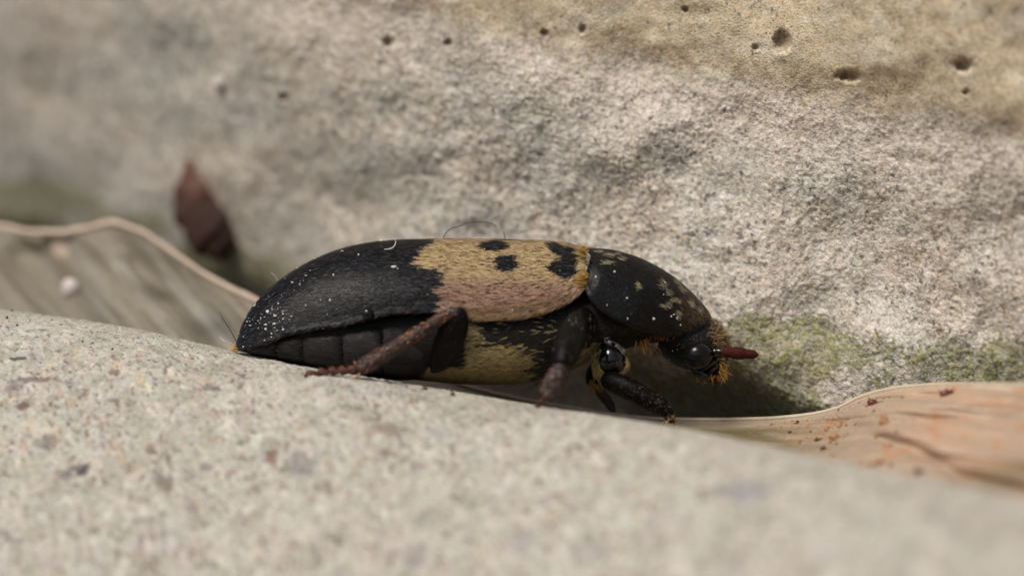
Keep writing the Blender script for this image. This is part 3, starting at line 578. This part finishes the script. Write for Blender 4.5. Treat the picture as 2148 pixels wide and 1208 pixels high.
# hind leg
lg = leg('hind leg folded against the belly')
fm_ = [(910, 776, -.150, .008, .008), (921, 760, -.186, .021, .016), (936, 729, -.214, .029, .020), (950, 695, -.230, .030, .021), (960, 668, -.236, .024, .019), (963, 653, -.238, .015, .014), (960, 645, -.236, .003, .003)]
f = limb('femur', lg, fm_, M['legm'], 50, 26); bristles(f, fm_, 60, .010, .0009, (.03, .025, .02))
tb = [(966, 655, -.246, .005), (955, 655, -.250, .0115), (935, 662, -.254, .0110), (890, 690, -.258, .0120), (830, 727, -.262, .0145), (785, 755, -.265, .0165), (760, 770, -.266, .0170), (751, 776, -.266, .0125)]
f = limb('tibia', lg, tb, M['tibia'], 70, 18, .22, 4); bristles(f, tb, 300, .012, .0016, (.16, .085, .06), .6); bristles(f, tb, 90, .0045, .0022, (.40, .36, .34), .5, .9, .8); bristles(f, tb, 46, .014, .0028, (.30, .13, .055), .4, .7, .5)
mesh('spur', *tube(pts([(757, 782, -.270, .0035), (748, 790, -.272, .0022), (738, 796, -.272, .0005)]), 12, 8), M['crumb'], lg); mesh('spur', *tube(pts([(750, 768, -.270, .003), (745, 762, -.272, .0018), (742, 756, -.272, .0005)]), 12, 8), M['crumb'], lg)
tj = [(756, 775), (733, 777), (711, 779), (690, 780), (668, 782), (643, 790)]
for i in range(5):
    (x0, y0), (x1, y1) = tj[i], tj[i + 1]; r = (.0100, .0095, .0092, .0092, .0102)[i]
    row = [(x0, y0, -.262, .0035), (x0 + (x1 - x0) * .4, y0 + (y1 - y0) * .4, -.262, r * .85), (x0 + (x1 - x0) * .85, y0 + (y1 - y0) * .85 - 1, -.262, r), (x1, y1, -.262, .004)]
    f = limb('tarsus_segment', lg, row, M['tarsus'], 20, 14, .08, i); bristles(f, row, 34, .011, .0013, (.20, .08, .05))
for dx, dy, dd in ((-12, 9, -.006), (-3, 14, .006)):
    mesh('claw', *tube(pts([(645, 789, -.262, .0045), (645 + dx * .6, 789 + dy * .3, -.264 + dd, .0036), (645 + dx, 789 + dy, -.262 + dd * 1.5, .0008)]), 14, 10), M['tarsus'], lg)
mesh('claw', *tube(pts([(800, 726, -.272, .0012), (785, 718, -.276, .0014), (779, 722, -.277, .0012), (777, 732, -.277, .0006)]), 14, 8), M['tibia'], lg)
# middle leg, reaching towards us
lg = leg('middle leg reaching forward onto the pale stone')
cx = [(1228, 650, -.120, .012), (1222, 680, -.150, .030), (1212, 715, -.170, .030), (1205, 740, -.17, .008)]; f = limb('coxa', lg, cx, M['legm'], 30, 20)
bristles(f, cx, 200, .016, .0013, (.22, .18, .09), .6)
fm_ = [(1222, 655, -.180, .008), (1212, 672, -.230, .020), (1200, 705, -.290, .030), (1187, 740, -.340, .028), (1178, 765, -.372, .017), (1175, 776, -.378, .004)]; f = limb('femur', lg, fm_, M['legm'], 40, 20); bristles(f, fm_, 120, .012, .0012, (.10, .08, .07), .6); bristles(f, fm_, 45, .005, .003, (.40, .43, .44), .5, .9, .8)
tb = [(1180, 762, -.375, .006), (1175, 775, -.378, .0170), (1165, 795, -.372, .0195), (1152, 818, -.365, .0185), (1146, 828, -.362, .009)]; f = limb('tibia', lg, tb, M['tibia'], 40, 16, .14, 5); bristles(f, tb, 40, .005, .003, (.42, .44, .45), .5, .9, .8); bristles(f, tb, 130, .013, .0016, (.16, .09, .07), .6)
yy0 = -.36; tj = [(1148, 826), (1140, 838), (1132, 847), (1125, 855)]
for i in range(3):
    (x0, y0), (x1, y1) = tj[i], tj[i + 1]; row = [(x0, y0, -.36, .004), ((x0 + x1) / 2, (y0 + y1) / 2, -.36, .0085), (x1, y1, -.36, .004)]; limb('tarsus_segment', lg, row, M['tarsus'], 16, 12)
mesh('spur', *tube(pts([(1158, 812, -.37, .003), (1135, 800, -.365, .0032), (1112, 812, -.36, .0035), (1102, 818, -.36, .001)]), 16, 10), M['legm'], lg)
# fore leg
lg = leg('fore leg with glossy thigh stepping down behind the stone')
f = mesh('coxa', *blob(B(1281, 757, -.120), (.031, .030, .036), 24, 30), M['gloss'], lg)
bristles(f, [(1262, 730, -.125, .010), (1253, 755, -.128, .012), (1256, 780, -.13, .012), (1268, 800, -.132, .01)], 190, .020, .0016, (.30, .21, .075), .5, .25, .35)
bristles(f, [(1312, 745, -.120, .006), (1313, 765, -.122, .008), (1303, 783, -.124, .008)], 70, .014, .0014, (.26, .18, .06), .5, .3, .4)
bristles(f, [(1262, 712, -.125, .006), (1285, 722, -.130, .006), (1308, 738, -.130, .006)], 60, .011, .0012, (.16, .155, .14), .5, .3, .4)
fm_ = [(1262, 792, -.130, .008), (1278, 798, -.142, .020), (1310, 812, -.155, .0235), (1350, 832, -.160, .0220), (1385, 852, -.160, .0185), (1402, 866, -.158, .0125), (1408, 874, -.156, .003)]
f = limb('femur', lg, fm_, M['legm'], 60, 26, .04, 7); bristles(f, fm_, 170, .010, .0010, (.09, .06, .04), .7)
tb = [(1404, 862, -.158, .008), (1406, 874, -.158, .0105), (1403, 888, -.157, .0125), (1400, 903, -.156, .0140), (1398, 918, -.155, .0120), (1396, 930, -.155, .005)]; f = limb('tibia', lg, tb, M['legm'], 40, 16, .1, 8); bristles(f, tb, 150, .011, .0014, (.28, .16, .06), .5)
for i, (x0, y0, x1, y1) in enumerate([(1396, 926, 1408, 938), (1408, 938, 1424, 945)]): limb('tarsus_segment', lg, [(x0, y0, -.155, .004), ((x0 + x1) / 2, (y0 + y1) / 2, -.155, .008), (x1, y1, -.155, .004)], M['tarsus'], 14, 10)
# the far fore and middle legs, mostly hidden
lg = leg(None); limb('femur', lg, [(1250, 760, .10, .010), (1246, 785, .12, .018), (1243, 805, .13, .014), (1242, 815, .13, .004)], M['legm'], 24, 14)
tuft('brush', lg, 1246, 806, .09, 50, (8, 5, .008), (.3, -1, .2), .016, .0020, (.42, .24, .06), .6)
limb('tibia', lg, [(1244, 800, .13, .006), (1262, 826, .125, .011), (1280, 850, .12, .010), (1288, 866, .118, .004)], M['tibia'], 24, 12)
# tail brush
tuft('tail_brush', beetle, 503, 730, -.012, 45, (4, 3, .008), (-1, -.05, .2), .020, .0020, (.55, .35, .12), .4)

# ------------------------------------------------------------------ small things lying about
def thing(name, VF, mat, label, cat, group=None, smooth=True, col=None):
    return tag(mesh(name, *VF, mat, col=col, smooth=smooth), label, cat, group)
# dust on the beetle
parts = []
def speck(P, N, n_r):
    for p, q in zip(P, N):
        r = n_r * .62 * rng.lognormal(0, .5); parts.append(blob(p + q * (r * .5 + .0028), r * rng.uniform(.45, 1.5, 3), 4, 6, .9, int(rng.integers(999))))
P, N, T, uv = sample(Ge, 5000); N = np.where((N * (P - [P[:, 0].mean(), 0, -.05])).sum(1)[:, None] > 0, N, -N); x, y = pic(P)
den = .6 * np.exp(-((x - 575) / 42) ** 2 - ((y - 680) / 34) ** 2) + .045 * sm(800, 600, x) + .006
k = rng.random(len(P)) < den; speck(wl(P[k]), N[k] @ RM.T, .0017)
P, N, T, uv = sample(Gp, 1200); x, y = pic(P); N = np.where((N * (P - [np.mean(P[:, 0]), 0, 0])).sum(1)[:, None] > 0, N, -N); k = rng.random(len(P)) < .014; speck(wl(P[k]), N[k] @ RM.T, .0020)
P, N, T, uv = sample(Rh, 700); N = N * np.where((N * (P - B(1455, 725, 0))).sum(1) > 0, 1, -1)[:, None]; k = (rng.random(len(P)) < .05) & (P[:, 1] < 0); speck(wl(P[k]), N[k] @ RM.T, .0017)
big_ = [(1289, 571, .0030), (1250, 581, .0030), (1372, 670, .0036), (1315, 627, .0024), (1408, 664, .0024), (1420, 668, .0026), (1316, 669, .0022)]
for bx_, by2, r in big_:
    i = np.argmin(np.hypot(pic(Gp)[0] - bx_, pic(Gp)[1] - by2)); p = wl(Gp.reshape(-1, 3)[i]); r *= .75; parts.append(blob(p + [0, -.001, .001], (r, r * .7, r * 1.2), 5, 7, .8, int(bx_)))
V, F = join(parts); tag(mesh('dust', V, F, M['dust']), 'white dust specks scattered on the black beetle', kind='stuff')
# dark bead at the wing edge
i = np.argmin(np.hypot(pic(Ge)[0] - 772, pic(Ge)[1] - 660)); p = wl(Ge.reshape(-1, 3)[i])
thing('bead', blob(p + [0, -.008, .001], (.0125, .011, .0125), 18, 24, .06, 2), M['gloss'], 'tiny glossy dark bead stuck to the lower edge of the black wing case', 'bead')
# lint fibres
def fibre(rows, mat, label): thing('fibre', tube([list(W(r[0], r[1], r[2])) + [r[3]] for r in rows], 30, 6), mat, label, 'fibre')
fibre([(806, 523, -.096, .0007), (818, 522, -.096, .0009), (827, 516, -.096, .0010), (830, 508, -.096, .0009), (829, 503, -.096, .0005)], M['white'], 'curled white lint fibre on top of the black rear of the wing case')
fibre([(583, 589, -.010, .0008), (576, 578, -.014, .0009), (568, 572, -.018, .0004)], M['white'], 'short pale fibre standing up from the sloping rear of the wing case')
fibre([(928, 505, .0, .0006), (935, 489, .02, .0008), (948, 479, .03, .0008), (965, 474, .035, .0008), (985, 467, .04, .0009), (1010, 465, .04, .0009), (1032, 469, .035, .0008), (1042, 476, .03, .0005)], M['dark'], 'thin grey lint thread arching above the tan band')
fibre([(1062, 503, .0, .0006), (1058, 495, .0, .0007), (1057, 486, .0, .0004)], M['dark'], 'short dark fibre sticking up from the tan band')
fibre([(499, 722, -.005, .0010), (487, 700, -.010, .0009), (475, 680, -.015, .0007), (465, 664, -.02, .0006), (462, 652, -.02, .0003)], M['dark'], 'long dark bristle sticking up at the beetle tail')
fibre([(497, 726, -.008, .0009), (482, 719, -.015, .0010), (468, 713, -.02, .0009), (461, 707, -.02, .0005)], M['white'], 'pale bristle pointing back from the beetle tail')
# brown seed on the rock
c = np.array(W(432, 440, float(wall_y(np.array(432.), np.array(440.))) - .035))
n_, m_ = 40, 36; th_ = np.linspace(.02, np.pi - .02, n_)[:, None]; ph = np.linspace(0, 2 * np.pi, m_, endpoint=False)[None]
pr = np.sin(th_) * (1 - .22 * np.cos(th_)); V = np.stack([pr * np.cos(ph) * .070, pr * np.sin(ph) * .032, np.cos(th_) * .104 + 0 * ph], -1); V[..., 0] -= .20 * V[..., 2] + .9 * V[..., 2] ** 2 * 0
V *= (1 + .24 * vnoise(np.cos(ph) * 1.6 + th_ * 1.9, np.sin(ph) * 1.6 + th_, 5))[..., None]
V, F = loft(V + c); F = [F[0][:, ::-1], F[1][:, ::-1]]
sc = mixc(np.broadcast_to([.050, .024, .017], (len(V), 3)).copy(), sm(-.02, .09, V[:, 2] - c[2]), [.12, .05, .034])  # lit top and shaded lower end painted into the seed's colour
thing('seed', (V, F), M['seed'], 'reddish brown teardrop seed stuck to the rock face behind the beetle tail', 'seed', col=sc)
p = leaf_pt(148, 604); thing('grain', blob(p + [0, -.014, 0], (.021, .020, .022), 16, 20, .15, 3), M['bead'], 'round pale grain on the grey end of the dry leaf', 'grain')
p = W(460, 175, float(wall_y(np.array(460.), np.array(175.)))); thing('grain', blob(p + [0, -.02, 0], (.014, .014, .017), 14, 18, .2, 4), M['bead'], 'small pale grain stuck to the rock face above the brown seed', 'grain')
# mites on the peach leaf
def mite(px_, py_, s, ang, label):
    p = leaf_pt(px_, py_) + [0, -.006 * s, .002]; e = bpy.data.objects.new('mite', None); COL.objects.link(e); e.location = p; e.rotation_euler = (0, ang, 0); e.empty_display_size = .01
    tag(e, label, 'mite', 'mites on the dry leaf')
    mesh('body', *join([blob((0, 0, 0), (.0115 * s, .008 * s, .0085 * s), 12, 16, .1, 5), blob((.010 * s, -.001, .002 * s), (.006 * s, .005 * s, .005 * s), 8, 12)]), M['mite'], e)
    for i, (ax, az) in enumerate([(.014, -.010), (.006, -.013), (-.003, -.013), (-.011, -.011), (.017, .010), (-.013, .009), (.004, .012)]):
        mesh('leg', *tube([(ax * .4 * s, -.003 * s, az * .4 * s, .0012 * s), (ax * .8 * s, -.007 * s, az * .75 * s, .0011 * s), (ax * 1.1 * s, -.001, az * 1.15 * s, .0006 * s)], 8, 6), M['mite'], e)
mite(1828, 846, 1.0, .35, 'tiny red-brown mite on the narrow start of the peach leaf flap')
mite(1980, 828, 1.05, -.1, 'tiny red-brown mite beside the green patch on the wide peach leaf flap')
# crumbs on the leaf
def crumb(px_, py_, r, mat, label, grp):
    p = leaf_pt(px_, py_); return thing('crumb', blob(p + [0, -r * .2, 0], np.array([r, r * .6, r]) * .66 * rng.uniform(.6, 1.3, 3), 9, 12, 1.1, int(px_ + py_)), M[mat], label, 'crumb', grp)
for px_, py_, r in [(1735, 898, .010), (1750, 918, .012), (1742, 925, .008), (1858, 885, .010), (1878, 905, .008), (1860, 935, .011), (1845, 970, .016), (1803, 972, .009), (1818, 975, .008), (1675, 928, .008), (1745, 955, .008), (1760, 893, .007), (1738, 972, .006)]:
    crumb(px_, py_, r, 'crumb', 'small orange crumb on the peach part of the dry leaf', 'orange crumbs on the leaf')
for px_, py_, r in [(1712, 922, .008), (1725, 941, .009), (1654, 907, .006), (1672, 887, .006), (1868, 976, .007), (1925, 988, .014), (1757, 860, .005), (1830, 862, .004), (1700, 905, .005), (1752, 930, .005)]:
    crumb(px_, py_, r, 'crumbd', 'small dark brown crumb on the dry leaf', 'dark crumbs on the leaf')
crumb(1850, 881, .017, 'crumb', 'largest rusty orange clump on the ridge of the peach leaf', None)
parts = []
for i in range(260):
    px_ = rng.normal(1740, 85); py_ = np.interp(px_, lp, ez) + abs(rng.normal(0, 55)) + 4
    if py_ > np.interp(px_, RX, RZ) + 10: continue
    r = .0016 * rng.lognormal(0, .4); parts.append(blob(leaf_pt(px_, py_) + [0, -r * .5, 0], (r, r, r), 4, 6, .5, i))
V, F = join(parts); tag(mesh('leaf_grit', V, F, M['crumb']), 'fine golden grit scattered on the dry leaf', kind='stuff')

# loose grit on the stone near the beetle
for nm, mt, lab, cnt in (('stone_grit', 'grit', 'pale loose grit lying on the smooth stone', 90), ('dark_grit', 'crumbd', 'dark brown loose grit lying on the smooth stone', 170)):
    parts = []
    for i in range(cnt):
        a_ = int(np.searchsorted(px, rng.uniform(-150, 1000))); b_ = int(np.searchsorted(D, rng.normal(.10, .11)))
        if not (0 < a_ < len(px) and 0 < b_ < len(D)): continue
        q = .0012 * rng.lognormal(0, .55); parts.append(blob(Gs[a_, b_] + [0, 0, 0], q * rng.uniform(.5, 1.6, 3), 4, 6, .9, i))
    V, F = join(parts); tag(mesh(nm, V, F, M[mt]), lab, kind='stuff')
